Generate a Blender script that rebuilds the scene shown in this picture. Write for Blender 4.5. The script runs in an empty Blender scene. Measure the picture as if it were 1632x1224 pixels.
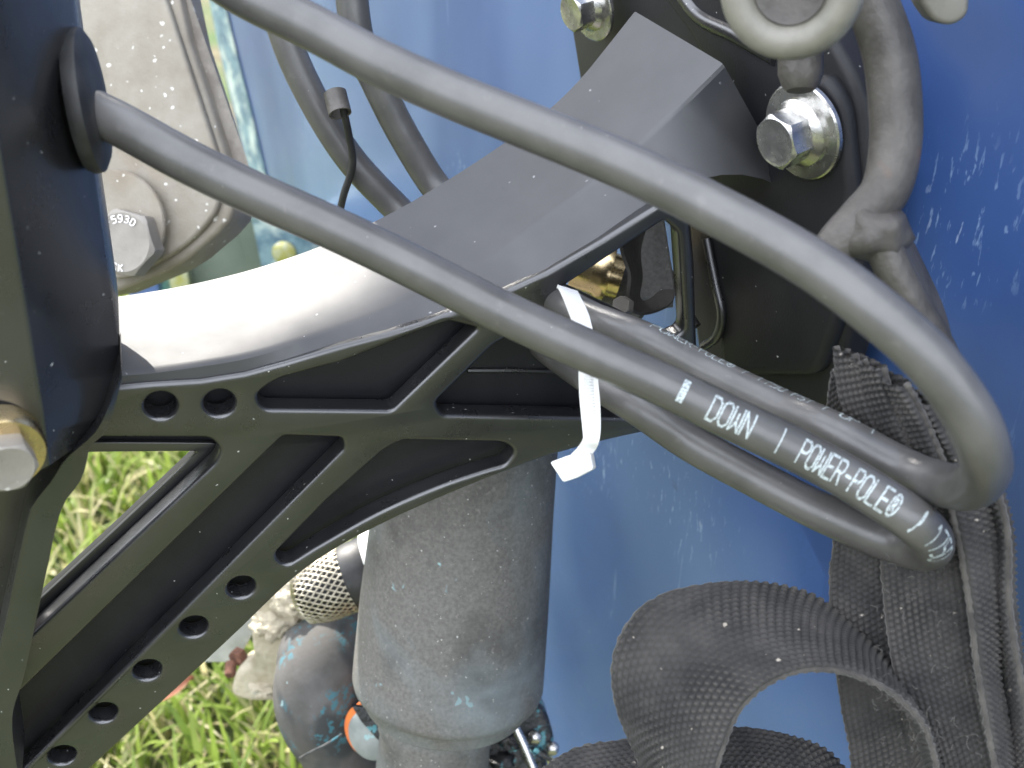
import bpy, bmesh, math, random
import numpy as np
from mathutils import Vector, Matrix
R_ = math.radians
random.seed(7); rng = np.random.default_rng(7)
scene = bpy.context.scene
COL = scene.collection

# ------------------------------------------------------------ camera, sky, sun, exposure
CAM_H, PITCH, FPX = 0.85, R_(33), 1813.0
camd = bpy.data.cameras.new('camera'); cam = bpy.data.objects.new('camera', camd); COL.objects.link(cam)
cam.location = (0, 0, CAM_H); cam.rotation_euler = (R_(90) - PITCH, 0, 0)
camd.sensor_width = 36; camd.lens = 36 * FPX / 1632; camd.clip_start = 0.02; camd.clip_end = 300
camd.dof.use_dof = True; camd.dof.focus_distance = 0.46; camd.dof.aperture_fstop = 13.5
scene.camera = cam
SUN_AZ, SUN_EL = R_(-34), R_(36)          # azimuth measured from +Y towards +X
world = bpy.data.worlds.new('World'); scene.world = world; world.use_nodes = True
wn = world.node_tree; wn.nodes.clear()
sky = wn.nodes.new('ShaderNodeTexSky'); sky.sky_type = 'NISHITA'; sky.sun_disc = False
sky.sun_elevation = SUN_EL; sky.sun_rotation = SUN_AZ; sky.dust_density = 2.5; sky.air_density = 1.2; sky.ozone_density = 1.0
bg = wn.nodes.new('ShaderNodeBackground'); bg.inputs[1].default_value = 0.15
wo = wn.nodes.new('ShaderNodeOutputWorld')
wtc = wn.nodes.new('ShaderNodeTexCoord'); cln = wn.nodes.new('ShaderNodeTexNoise'); cln.inputs['Scale'].default_value = 2.6; cln.inputs['Detail'].default_value = 5
clr = wn.nodes.new('ShaderNodeMapRange'); clr.inputs['From Min'].default_value = .24; clr.inputs['From Max'].default_value = .52
clm = wn.nodes.new('ShaderNodeMix'); clm.data_type = 'RGBA'; clm.inputs[7].default_value = (8.0, 8.4, 9.3, 1)
wn.links.new(wtc.outputs['Generated'], cln.inputs['Vector']); wn.links.new(cln.outputs['Fac'], clr.inputs['Value']); wn.links.new(clr.outputs[0], clm.inputs[0])
wn.links.new(sky.outputs[0], clm.inputs[6]); wn.links.new(clm.outputs[2], bg.inputs[0]); wn.links.new(bg.outputs[0], wo.inputs[0])
sund = bpy.data.lights.new('sun', 'SUN'); sund.energy = 3.1; sund.angle = R_(0.6); sund.color = (1, .95, .87)
sun = bpy.data.objects.new('sun', sund); COL.objects.link(sun)
sdir = Vector((math.sin(SUN_AZ) * math.cos(SUN_EL), math.cos(SUN_AZ) * math.cos(SUN_EL), math.sin(SUN_EL)))
sun.rotation_euler = sdir.to_track_quat('Z', 'Y').to_euler(); sun.location = (0, 0, 5)
vs = scene.view_settings; vs.view_transform = 'Standard'; vs.look = 'None'; vs.gamma = 1; vs.use_curve_mapping = False
vs.exposure = 1.85

# ------------------------------------------------------------ camera matching helpers (real depths in metres)
C = Vector((0, 0, CAM_H))
CR = Vector((1, 0, 0)); CF = Vector((0, math.cos(PITCH), -math.sin(PITCH))); CU = Vector((0, math.sin(PITCH), math.cos(PITCH)))
def ray(px, py): return CF + CR * ((px - 816) / FPX) + CU * ((612 - py) / FPX)
def W(px, py, z): return C + ray(px, py) * z
D = Vector((-math.sin(R_(17)), math.cos(R_(17)), 0))       # away from the bracket's side face
T = Vector((math.sin(R_(62)), math.cos(R_(62)), 0))        # into the transom
UP = Vector((0, 0, 1))
KD, KM, KH = 0.365, 0.290, 0.320                          # side plate, mounting plate, transom distances
def onpl(px, py, n, c): r = ray(px, py); return C + r * (c / r.dot(n))
def PD(px, py, off=0.0): return onpl(px, py, D, KD + off)
def PT(px, py, off=0.0): return onpl(px, py, T, KM + off)

def cat(pts, n=8, closed=False):
    P = [Vector(p) for p in pts]; out = []; N = len(P)
    rg = range(N) if closed else range(N - 1)
    for i in rg:
        g = (lambda k: P[k % N]) if closed else (lambda k: P[min(max(k, 0), N - 1)])
        a, b, c, d = g(i - 1), g(i), g(i + 1), g(i + 2)
        for j in range(n):
            t = j / n
            out.append(0.5 * ((2 * b) + (c - a) * t + (2 * a - 5 * b + 4 * c - d) * t * t + (3 * b - a - 3 * c + d) * t ** 3))
    if not closed: out.append(P[-1])
    return out
def sm2(pts, n=5): return [(q.x, q.y) for q in cat([(x, y, 0) for x, y in pts], n)]
def rnd(pts, k=5):
    """round the corners of a pixel polygon; every point is (x, y) or (x, y, r)"""
    out = []; N = len(pts)
    for i, p in enumerate(pts):
        if len(p) < 3 or p[2] <= 0: out.append((p[0], p[1])); continue
        a = Vector(pts[i - 1][:2]); b = Vector(p[:2]); c = Vector(pts[(i + 1) % N][:2]); r = p[2]
        s = b + (a - b).normalized() * min(r, (a - b).length * .49); e = b + (c - b).normalized() * min(r, (c - b).length * .49)
        for j in range(k + 1):
            t = j / k; q = s * (1 - t) ** 2 + b * 2 * t * (1 - t) + e * t * t; out.append((q.x, q.y))
    return out

# ------------------------------------------------------------ object helpers
def obj(name, verts, faces, m, parent=None, smooth=True, sharp=38, label=None, kind=None):
    me = bpy.data.meshes.new(name)
    V = [Vector(v) for v in verts]
    if parent is not None: off = parent.location.copy()
    else:
        off = Vector((sum(v.x for v in V), sum(v.y for v in V), sum(v.z for v in V))) / max(1, len(V))
    me.from_pydata([v - off for v in V], [], faces); me.update()
    if smooth:
        me.shade_smooth()
        if sharp: me.set_sharp_from_angle(angle=R_(sharp))
    me.materials.append(m)
    o = bpy.data.objects.new(name, me); COL.objects.link(o)
    if parent is not None: o.parent = parent
    else: o.location = off
    if label: o['label'] = label
    if kind: o['kind'] = kind
    return o
def sub(name, verts, faces, m, part, **k):
    """sub-part: child of a part whose own parent is a thing"""
    root = part.parent if part.parent else part
    o = obj(name, verts, faces, m, root, **k); o.parent = part
    return o
def thing(name, label, cat_, loc, group=None):
    o = bpy.data.objects.new(name, None); COL.objects.link(o); o.location = loc; o.empty_display_size = .02
    o['label'] = label; o['category'] = cat_
    if group: o['group'] = group
    return o
def tag(o, label, cat_, group=None):
    o['label'] = label; o['category'] = cat_
    if group: o['group'] = group
    return o

class MB:
    def __init__(s): s.v = []; s.f = []
    def add(s, v, f): n = len(s.v); s.v += list(v); s.f += [tuple(i + n for i in q) for q in f]; return s

def frames(P):
    n = len(P); Tn = [(P[min(i + 1, n - 1)] - P[max(i - 1, 0)]).normalized() for i in range(n)]
    ref = Vector((0, 0, 1)) if abs(Tn[0].z) < .9 else Vector((1, 0, 0))
    N = (ref - Tn[0] * ref.dot(Tn[0])).normalized(); out = []
    for i in range(n):
        N = (N - Tn[i] * N.dot(Tn[i])).normalized(); out.append((Tn[i], N.copy(), Tn[i].cross(N)))
    return out
def tube(P, r, seg=20, cap=True):
    fr = frames(P); v = []; f = []; n = len(P)
    for i in range(n):
        rr = r[i] if isinstance(r, (list, tuple)) else r
        for j in range(seg):
            a = 2 * math.pi * j / seg; v.append(P[i] + (fr[i][1] * math.cos(a) + fr[i][2] * math.sin(a)) * rr)
    for i in range(n - 1):
        for j in range(seg):
            f.append((i * seg + j, i * seg + (j + 1) % seg, (i + 1) * seg + (j + 1) % seg, (i + 1) * seg + j))
    if cap: f.append(tuple(range(seg))[::-1]); f.append(tuple((n - 1) * seg + j for j in range(seg)))
    return v, f
def lathe(P0, ax, prof, seg=40, cap=True, wob=0.0):
    """prof: list of (distance along axis, radius)"""
    ax = ax.normalized(); ref = Vector((0, 0, 1)) if abs(ax.z) < .9 else Vector((1, 0, 0))
    e1 = (ref - ax * ref.dot(ax)).normalized(); e2 = ax.cross(e1); v = []; f = []
    for t, r in prof:
        for j in range(seg):
            a = 2 * math.pi * j / seg; rr = r * (1 + wob * math.sin(3 * a + t * 90) * .5)
            v.append(P0 + ax * t + (e1 * math.cos(a) + e2 * math.sin(a)) * rr)
    for i in range(len(prof) - 1):
        for j in range(seg): f.append((i * seg + j, i * seg + (j + 1) % seg, (i + 1) * seg + (j + 1) % seg, (i + 1) * seg + j))
    if cap: f.append(tuple(range(seg))[::-1]); f.append(tuple((len(prof) - 1) * seg + j for j in range(seg)))
    return v, f
def hexhead(P0, ax, rad, h, rot=0.0, cham=.12):
    """hexagonal head whose corners are chamfered by a cone, as turned bolts are; flat top at P0+ax*h"""
    ax = ax.normalized(); ref = Vector((0, 0, 1)); e1 = (ref - ax * ref.dot(ax)).normalized(); e2 = ax.cross(e1); v = []; f = []
    n = 48
    def rh(a):
        b = (a - rot) % (math.pi / 3) - math.pi / 6; return rad * math.cos(math.pi / 6) / math.cos(b)
    rin = rad * math.cos(math.pi / 6) * .985
    for k in range(4):
        for j in range(n):
            a = 2 * math.pi * j / n; R = rh(a)
            if k == 0: t, q = 0, R
            elif k == 1: t, q = h - (R - rin) * .62 - h * .02, R
            elif k == 2: t, q = h, rin * .97
            else: t, q = h - h * .02, rin * .86
            v.append(P0 + ax * t + (e1 * math.cos(a) + e2 * math.sin(a)) * q)
    for k in range(3):
        for j in range(n): f.append((k * n + j, k * n + (j + 1) % n, (k + 1) * n + (j + 1) % n, (k + 1) * n + j))
    f.append(tuple(3 * n + j for j in range(n)))
    return v, f

def plate(outer, holes, n, c, thick, bev=0.0006, res=2, circ=()):
    """extruded plate in the plane n.(P-C)=c from camera-matched outlines; front face on that plane; returns world verts/faces"""
    n = n.normalized(); N = -n
    A = UP.cross(N).normalized() if abs(N.z) < .95 else Vector((1, 0, 0)); B = N.cross(A).normalized(); O = C + n * c
    cu = bpy.data.curves.new('outline_tmp', 'CURVE'); cu.dimensions = '2D'; cu.fill_mode = 'BOTH'
    cu.extrude = max(thick / 2 - bev, 1e-5); cu.bevel_depth = bev; cu.bevel_resolution = res; cu.offset = -bev
    def spl(P):
        s = cu.splines.new('POLY'); s.points.add(len(P) - 1); s.use_cyclic_u = True
        for q, p in zip(s.points, P): q.co = (p[0], p[1], 0, 1)
    def loc(px): 
        out = []
        for x, y in px:
            p = onpl(x, y, n, c) - O; out.append((p.dot(A), p.dot(B)))
        return out
    spl(loc(outer))
    for h in holes: spl(loc(h))
    for (x, y, r) in circ:
        p = onpl(x, y, n, c) - O; a0, b0 = p.dot(A), p.dot(B)
        spl([(a0 + r * math.cos(k * math.pi / 16), b0 + r * math.sin(k * math.pi / 16)) for k in range(32)])
    to = bpy.data.objects.new('outline_tmp', cu); COL.objects.link(to)
    dg = bpy.context.evaluated_depsgraph_get(); me = bpy.data.meshes.new_from_object(to.evaluated_get(dg))
    v = [O + A * q.co.x + B * q.co.y + N * (q.co.z - thick / 2) for q in me.vertices]; f = [tuple(p.vertices) for p in me.polygons]
    bpy.data.objects.remove(to); bpy.data.curves.remove(cu); bpy.data.meshes.remove(me)
    bm = bmesh.new(); vv = [bm.verts.new(p) for p in v]
    for q in f:
        try: bm.faces.new([vv[i] for i in q])
        except ValueError: pass
    bmesh.ops.remove_doubles(bm, verts=bm.verts, dist=1e-6); bmesh.ops.recalc_face_normals(bm, faces=bm.faces)
    bm.verts.index_update(); v = [q.co.copy() for q in bm.verts]; f = [tuple(x.index for x in q.verts) for q in bm.faces]; bm.free()
    return v, f

def loft(rows, close=False):
    """rows: list of equal-length point lists"""
    n = len(rows[0]); v = [p for r in rows for p in r]; f = []
    for i in range(len(rows) - (0 if close else 1)):
        k = (i + 1) % len(rows)
        for j in range(n - 1): f.append((i * n + j, i * n + j + 1, k * n + j + 1, k * n + j))
    return v, f
def solid(rows):
    """closed lofted bar: rows run round the section"""
    v, f = loft(rows, True); n = len(rows[0]); m = len(rows)
    f.append(tuple(i * n for i in range(m))[::-1]); f.append(tuple(i * n + n - 1 for i in range(m)))
    return v, f
def blob(c, rx, ry, rz, amp=.1, sc=6, lev=3, seed=0):
    bm = bmesh.new(); bmesh.ops.create_icosphere(bm, subdivisions=lev, radius=1)
    from mathutils import noise
    for q in bm.verts:
        k = 1 + amp * noise.noise(q.co * sc / 3 + Vector((seed, 0, 0))); q.co = Vector((q.co.x * rx * k, q.co.y * ry * k, q.co.z * rz * k)) + c
    v = [q.co.copy() for q in bm.verts]; f = [tuple(x.index for x in q.verts) for q in bm.faces]; bm.free(); return v, f

# ------------------------------------------------------------ materials
def mat(name, a, b=None, rough=.5, metal=0.0, sc=40, thr=(.4, .6), spec=.5, ior=1.5, bump=0.0, bsc=300, specks=None, coat=0.0,
        stretch=None, layers=(), rvar=0.0, sheen=0.0, bdist=.0005, aniso_rot=None):
    m = bpy.data.materials.new(name); m.use_nodes = True; nt = m.node_tree; N = nt.nodes; L = nt.links
    bs = N['Principled BSDF']; bs.inputs['Roughness'].default_value = rough; bs.inputs['Metallic'].default_value = metal
    bs.inputs['IOR'].default_value = ior; bs.inputs['Specular IOR Level'].default_value = spec
    if coat: bs.inputs['Coat Weight'].default_value = coat; bs.inputs['Coat Roughness'].default_value = .22
    if sheen: bs.inputs['Sheen Weight'].default_value = sheen; bs.inputs['Sheen Roughness'].default_value = .4
    tc = N.new('ShaderNodeTexCoord'); mp = N.new('ShaderNodeMapping'); L.new(tc.outputs['Object'], mp.inputs['Vector'])
    def nz(scale, det=4, dist=0.0, src=None, rgh=.6):
        t = N.new('ShaderNodeTexNoise'); t.inputs['Scale'].default_value = scale; t.inputs['Detail'].default_value = det
        t.inputs['Distortion'].default_value = dist; t.inputs['Roughness'].default_value = rgh; L.new((src or mp).outputs[0], t.inputs['Vector']); return t
    def ramp(src, lo, hi):
        r = N.new('ShaderNodeMapRange'); r.inputs['From Min'].default_value = lo; r.inputs['From Max'].default_value = hi; L.new(src, r.inputs['Value']); return r
    def mix(fac, c1, c2):
        x = N.new('ShaderNodeMix'); x.data_type = 'RGBA'; L.new(fac, x.inputs[0])
        for s, cc in ((6, c1), (7, c2)):
            if isinstance(cc, tuple): x.inputs[s].default_value = (*cc, 1)
            else: L.new(cc, x.inputs[s])
        return x.outputs[2]
    col = tuple(a)
    if b is not None:
        t = nz(sc, 5); r = ramp(t.outputs['Fac'], *thr); col = mix(r.outputs[0], tuple(a), tuple(b))
    hsum = None
    for ly in layers:   # (colour, scale, lo, hi, stretch(rot,scale) or None, strength, mask)
        c2, s2, lo, hi, st, strg = ly[:6]
        src = mp
        if st:
            src = N.new('ShaderNodeMapping'); src.inputs['Rotation'].default_value = st[0]; src.inputs['Scale'].default_value = st[1]
            L.new(tc.outputs['Object'], src.inputs['Vector'])
        t = nz(s2, 3, 0.3, src); r = ramp(t.outputs['Fac'], lo, hi)
        fac = N.new('ShaderNodeMath'); fac.operation = 'MULTIPLY'; fac.inputs[1].default_value = strg; L.new(r.outputs[0], fac.inputs[0])
        o = fac.outputs[0]
        if len(ly) > 6:
            t3 = nz(ly[6][0], 2); r3 = ramp(t3.outputs['Fac'], ly[6][1], ly[6][2]); g = N.new('ShaderNodeMath'); g.operation = 'MULTIPLY'
            L.new(o, g.inputs[0]); L.new(r3.outputs[0], g.inputs[1]); o = g.outputs[0]
        col = mix(o, col, tuple(c2))
    if specks:  # (colour, scale, radius, keep)
        for c3, s3, rad, keep in ([specks] if not isinstance(specks, list) else specks):
            vo = N.new('ShaderNodeTexVoronoi'); vo.inputs['Scale'].default_value = s3
            wn_ = nz(s3 * .8, 3); vm = N.new('ShaderNodeVectorMath'); vm.operation = 'MULTIPLY_ADD'; L.new(wn_.outputs['Color'], vm.inputs[0]); vm.inputs[1].default_value = (1.1 / s3,) * 3; L.new(mp.outputs[0], vm.inputs[2]); L.new(vm.outputs[0], vo.inputs['Vector'])
            sp = N.new('ShaderNodeSeparateColor'); L.new(vo.outputs['Color'], sp.inputs[0])
            ad = N.new('ShaderNodeMath'); ad.operation = 'MULTIPLY_ADD'; ad.inputs[1].default_value = 1.6; ad.inputs[2].default_value = .35; L.new(sp.outputs[1], ad.inputs[0])
            dv_ = N.new('ShaderNodeMath'); dv_.operation = 'DIVIDE'; L.new(vo.outputs['Distance'], dv_.inputs[0]); L.new(ad.outputs[0], dv_.inputs[1])
            lt = N.new('ShaderNodeMapRange'); lt.inputs['From Min'].default_value = rad; lt.inputs['From Max'].default_value = rad * .5; L.new(dv_.outputs[0], lt.inputs['Value'])
            gt = N.new('ShaderNodeMath'); gt.operation = 'LESS_THAN'; gt.inputs[1].default_value = keep; L.new(sp.outputs[0], gt.inputs[0])
            mu = N.new('ShaderNodeMath'); mu.operation = 'MULTIPLY'; L.new(lt.outputs[0], mu.inputs[0]); L.new(gt.outputs[0], mu.inputs[1])
            col = mix(mu.outputs[0], col, tuple(c3))
    if isinstance(col, tuple): bs.inputs['Base Color'].default_value = (*col, 1)
    else: L.new(col, bs.inputs['Base Color'])
    if rvar:
        t = nz(sc * 1.7, 4); r = N.new('ShaderNodeMapRange'); r.inputs['From Min'].default_value = .3; r.inputs['From Max'].default_value = .7
        r.inputs['To Min'].default_value = max(.02, rough - rvar); r.inputs['To Max'].default_value = rough + rvar; L.new(t.outputs['Fac'], r.inputs['Value']); L.new(r.outputs[0], bs.inputs['Roughness'])
    if bump:
        t = nz(bsc, 4); bp = N.new('ShaderNodeBump'); bp.inputs['Strength'].default_value = bump; bp.inputs['Distance'].default_value = bdist
        L.new(t.outputs['Fac'], bp.inputs['Height']); L.new(bp.outputs[0], bs.inputs['Normal'])
    return m

DUST = [((.42, .42, .40), 420, .10, .10), ((.5, .5, .48), 160, .045, .10)]
M = {}
M['black'] = mat('black_anodised_metal', (.012, .012, .013), (.018, .018, .019), rough=.30, ior=1.9, sc=30, bump=.10, bsc=1500, bdist=.0002, specks=DUST, rvar=.06)
M['blacktop'] = mat('black_anodised_metal_dusty', (.010, .010, .012), (.018, .018, .021), rough=.56, ior=1.85, sc=26, thr=(.35, .7), bump=.12, bsc=1500, bdist=.0002,
    specks=[((.25, .25, .25), 300, .10, .06), ((.01, .01, .012), 60, .05, .25)], rvar=.05)
M['pocket'] = mat('black_metal_shaded', (.010, .010, .012), (.014, .014, .016), rough=.5, ior=1.4, sc=30, bump=.2, bsc=900, specks=[((.42, .42, .40), 300, .08, .10)])  # shade put into the material: darker, duller copy of the bracket's black metal
M['rubber'] = mat('hose_rubber', (.068, .066, .063), (.092, .089, .085), rough=.34, sc=45, bump=.25, bsc=1400, bdist=.0002, ior=1.6, rvar=.05, layers=[((.17, .16, .15), 220, .62, .74, None, .25)], specks=((.26, .25, .23), 420, .09, .04))
M['darkrub'] = mat('dark_rubber', (.012, .012, .012), (.03, .03, .03), rough=.5, sc=60, bump=.2, bsc=900)
M['print'] = mat('white_print', (.46, .52, .52), (.16, .17, .17), rough=.6, sc=1500, thr=(.50, .62))
M['steel'] = mat('bright_zinc_steel', (.62, .61, .58), (.45, .44, .42), rough=.24, metal=.95, sc=120, bump=.2, bsc=500, rvar=.08)
M['brass'] = mat('yellow_zinc_brass', (.72, .56, .30), (.60, .48, .28), rough=.25, metal=1, sc=90, bump=.15, bsc=400, rvar=.08)
M['grimysteel'] = mat('tarnished_bolt_steel', (.24, .22, .19), (.32, .295, .26), rough=.6, metal=.4, sc=70, thr=(.3, .7), bump=.35, bsc=900, specks=((.55, .53, .48), 300, .15, .1))
M['pitted'] = mat('pitted_grey_casting', (.225, .195, .15), (.30, .275, .225), rough=.62, metal=.15, sc=55, thr=(.3, .7), bump=.55, bsc=700,
    layers=[((.22, .155, .09), 16, .52, .70, None, .55), ((.17, .33, .30), 14, .66, .76, None, .5)], specks=[((.70, .68, .62), 230, .17, .28), ((.66, .62, .55), 120, .10, .15)])
M['pitdark'] = mat('pitted_dark_edge', (.17, .15, .125), (.25, .225, .19), rough=.7, sc=80, bump=.5, bsc=700, specks=((.45, .42, .36), 300, .14, .2))
M['hull'] = mat('scratched_blue_paint_sheen', (.024, .060, .195), (.040, .092, .26), rough=.38, sc=3.0, thr=(.35, .7), coat=.6, bump=.05, bsc=60, rvar=.08,
    layers=[((.15, .24, .42), 2.6, .40, .68, ((.4, 0, 0), (1, 1, .6)), .75),  # broad pale reflection painted into the hull colour as noise patches
            ((.50, .60, .72), 170, .675, .71, ((.5, 0, 0), (1.3, 1.3, .4)), .4, (6, .57, .66)),
            ((.30, .42, .60), 420, .61, .67, ((.7, .1, 0), (1, 1, .22)), .45, (6, .53, .63)),
            ((.30, .42, .60), 150, .66, .70, ((-.45, .3, 0), (1, 1, .03)), .35, (8, .50, .60)),
            ((.02, .04, .12), 30, .71, .75, None, .6)])
M['teal'] = mat('chalky_teal_paint', (.17, .27, .30), (.07, .13, .18), rough=.7, sc=60, bump=.5, bsc=500, layers=[((.50, .58, .52), 30, .5, .62, None, .8), ((.05, .12, .13), 45, .60, .66, None, .6)])
M['moss'] = mat('greenish_grey_paint', (.105, .135, .105), (.14, .17, .13), rough=.5, sc=15, layers=[((.12, .36, .28), 22, .58, .66, None, .7), ((.4, .45, .35), 70, .68, .72, ((.2, .3, .5), (1, .1, 1)), .6)])
M['webbing'] = mat('faded_black_webbing', (.020, .0195, .019), (.048, .045, .042), rough=.85, sc=70, thr=(.35, .65), bump=.4, bsc=2600, sheen=.08,
    specks=[((.36, .32, .27), 330, .14, .05), ((.25, .45, .45), 70, .08, .03)])
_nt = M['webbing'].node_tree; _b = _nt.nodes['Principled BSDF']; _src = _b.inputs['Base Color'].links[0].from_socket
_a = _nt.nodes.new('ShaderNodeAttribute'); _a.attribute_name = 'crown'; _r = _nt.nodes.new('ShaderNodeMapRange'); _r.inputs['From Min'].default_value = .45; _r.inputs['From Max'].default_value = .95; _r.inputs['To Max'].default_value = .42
_m = _nt.nodes.new('ShaderNodeMix'); _m.data_type = 'RGBA'; _m.inputs[7].default_value = (.135, .122, .105, 1)     # sunlit contrast painted into the weave: paler thread crowns
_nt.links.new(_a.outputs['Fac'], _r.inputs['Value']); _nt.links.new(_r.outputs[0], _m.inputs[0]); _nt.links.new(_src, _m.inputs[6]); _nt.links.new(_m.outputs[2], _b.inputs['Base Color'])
M['fuzz'] = mat('webbing_selvedge', (.045, .041, .037), (.085, .078, .068), rough=.9, sc=120, bump=.7, bsc=2400, sheen=.3)
M['sleeve'] = mat('weathered_grey_rubber', (.105, .10, .092), (.155, .148, .138), rough=.78, sc=520, thr=(.36, .64), bump=.5, bsc=900,
    layers=[((.21, .26, .28), 11, .48, .68, None, .6), ((.045, .044, .042), 22, .50, .72, None, .7), ((.24, .23, .21), 300, .62, .70, None, .4), ((.22, .36, .38), 60, .69, .71, ((0, 0, 0), (1, 1, 1)), .6)], specks=[((.42, .42, .39), 520, .15, .12), ((.30, .50, .52), 60, .09, .06)])
M['elbow'] = mat('grey_rubber_with_blue_patina', (.07, .066, .06), (.11, .105, .10), rough=.8, sc=30, bump=.5, bsc=500,
    layers=[((.025, .03, .032), 17, .50, .58, None, .85), ((.04, .16, .20), 230, .53, .57, None, .8, (20, .50, .58)), ((.30, .44, .46), 60, .70, .72, None, .8)], specks=[((.4, .6, .62), 200, .12, .08)])
M['crust'] = mat('black_crust_with_blue', (.012, .013, .014), (.03, .03, .03), rough=.3, sc=60, bump=1, bsc=260, bdist=.002, layers=[((.10, .30, .34), 90, .56, .60, None, .9), ((.5, .52, .5), 200, .68, .70, None, .8)])
M['cream'] = mat('cream_crusted_casting', (.38, .33, .23), (.50, .45, .34), rough=.8, sc=40, thr=(.3, .7), bump=1, bsc=230, bdist=.002, layers=[((.26, .20, .12), 30, .60, .72, None, .7), ((.30, .32, .28), 90, .66, .70, None, .6)])
M['galv'] = mat('galvanised_bar', (.50, .50, .48), (.40, .40, .38), rough=.5, metal=.2, sc=70, bump=.2, bsc=500, specks=((.2, .19, .17), 150, .1, .1))
M['rust'] = mat('brown_rust', (.10, .045, .03), (.20, .09, .055), rough=.85, sc=200, bump=1, bsc=600, bdist=.001)
M['iron'] = mat('worn_black_iron', (.05, .045, .04), (.10, .092, .082), rough=.5, metal=.2, sc=45, thr=(.35, .65), bump=.5, bsc=320, bdist=.001,
    layers=[((.20, .10, .055), 28, .62, .70, None, .7), ((.28, .60, .66), 42, .735, .75, None, .9)])
M['white'] = mat('white_nylon', (.80, .80, .78), rough=.35, bump=.1, bsc=300)
M['whitepaint'] = mat('off_white_housing', (.72, .72, .68), (.6, .62, .58), rough=.5, sc=40)
M['ivory'] = mat('ivory_plastic', (.13, .125, .10), (.19, .18, .15), rough=.45, sc=60)
M['orange'] = mat('orange_band', (.62, .17, .03), (.50, .12, .03), rough=.6, sc=80)
M['anode'] = mat('grey_zinc_anode', (.20, .22, .21), (.27, .29, .28), rough=.6, metal=.2, sc=70, layers=[((.30, .50, .52), 90, .60, .64, None, .7)], bump=.4)
M['mesh'] = mat('wire_mesh', (.58, .53, .42), (.42, .38, .30), rough=.35, metal=.85, sc=120)
M['screw'] = mat('yellow_zinc_screw', (.50, .48, .16), (.55, .56, .40), rough=.35, metal=.6, sc=120)
M['leaf'] = mat('dead_leaf', (.20, .07, .035), (.28, .11, .06), rough=.7, sc=60, bump=.5)
M['soil'] = mat('soil_and_thatch', (.10, .075, .045), (.20, .16, .09), rough=.95, sc=45, bump=1, bsc=120, bdist=.01, layers=[((.045, .10, .02), 3, .35, .6, None, .85)])
def grassmat(name, c1, c2, c3):
    m = bpy.data.materials.new(name); m.use_nodes = True; nt = m.node_tree; N = nt.nodes; L = nt.links; bs = N['Principled BSDF']
    g = N.new('ShaderNodeAttribute'); g.attribute_name = 'tint'; cr = N.new('ShaderNodeValToRGB')
    e = cr.color_ramp.elements; e[0].color = (*c1, 1); e[1].color = (*c3, 1); x = e.new(.55); x.color = (*c2, 1)
    L.new(g.outputs['Fac'], cr.inputs[0]); L.new(cr.outputs[0], bs.inputs['Base Color']); bs.inputs['Roughness'].default_value = .45
    tr = N.new('ShaderNodeBsdfTranslucent'); L.new(cr.outputs[0], tr.inputs[0]); mx = N.new('ShaderNodeMixShader'); mx.inputs[0].default_value = .42
    L.new(bs.outputs[0], mx.inputs[1]); L.new(tr.outputs[0], mx.inputs[2]); L.new(mx.outputs[0], N['Material Output'].inputs[0]); return m
M['grass'] = grassmat('grass_blades', (.15, .23, .035), (.29, .38, .075), (.54, .47, .27))
M['foliage'] = grassmat('tree_leaves', (.02, .045, .012), (.04, .08, .02), (.06, .10, .03))

# ------------------------------------------------------------ ground, grass, far trees
g = obj('ground', [(-90, -90, 0), (90, -90, 0), (90, 90, 0), (-90, 90, 0)], [(0, 1, 2, 3)], M['soil'], kind='structure')
def blades(name, n, area, wmin, wmax, lmin, lmax, m, zb=0.0, lean=.9):
    x = rng.uniform(area[0], area[1], n); y = rng.uniform(area[2], area[3], n)
    h = rng.uniform(lmin, lmax, n); w = rng.uniform(wmin, wmax, n); az = rng.uniform(0, 2 * np.pi, n); ln = rng.uniform(.15, lean, n); tw = rng.uniform(-.6, .6, n)
    S = 5; V = np.zeros((n, (S + 1) * 2, 3))
    for k in range(S + 1):
        t = k / S; a = ln * t * 1.6
        hor = h * (1 - np.cos(a)) / np.maximum(ln * 1.6, .01) + t * h * .15; ver = h * np.sin(a) / np.maximum(ln * 1.6, .01)
        ww = w * (0.75 + .5 * t) * (1 - t ** 3.0) * .5 + .0003
        cx = x + np.cos(az) * hor; cy = y + np.sin(az) * hor; ang = az + np.pi / 2 + tw * t
        V[:, 2 * k, 0] = cx + np.cos(ang) * ww; V[:, 2 * k, 1] = cy + np.sin(ang) * ww; V[:, 2 * k + 1, 0] = cx - np.cos(ang) * ww; V[:, 2 * k + 1, 1] = cy - np.sin(ang) * ww
        V[:, 2 * k, 2] = ver + zb + ww * .25; V[:, 2 * k + 1, 2] = ver + zb
    base = np.arange(n)[:, None] * (S + 1) * 2
    F = np.concatenate([base + np.array([2 * k, 2 * k + 1, 2 * k + 3, 2 * k + 2])[None, :] for k in range(S)], axis=0)
    me = bpy.data.meshes.new(name); nv = n * (S + 1) * 2; me.vertices.add(nv); me.vertices.foreach_set('co', V.reshape(-1))
    me.loops.add(F.size); me.loops.foreach_set('vertex_index', F.reshape(-1).astype(np.int32)); me.polygons.add(len(F))
    me.polygons.foreach_set('loop_start', np.arange(0, F.size, 4, dtype=np.int32)); me.update(calc_edges=True); me.shade_smooth()
    at = me.attributes.new('tint', 'FLOAT', 'POINT'); tint = np.repeat(np.where(rng.random(n) < .22, rng.uniform(.75, 1, n), rng.uniform(0, .62, n)), (S + 1) * 2)
    at.data.foreach_set('value', tint.astype(np.float32)); me.materials.append(m)
    o = bpy.data.objects.new(name, me); COL.objects.link(o); o['kind'] = 'stuff'; return o
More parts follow.
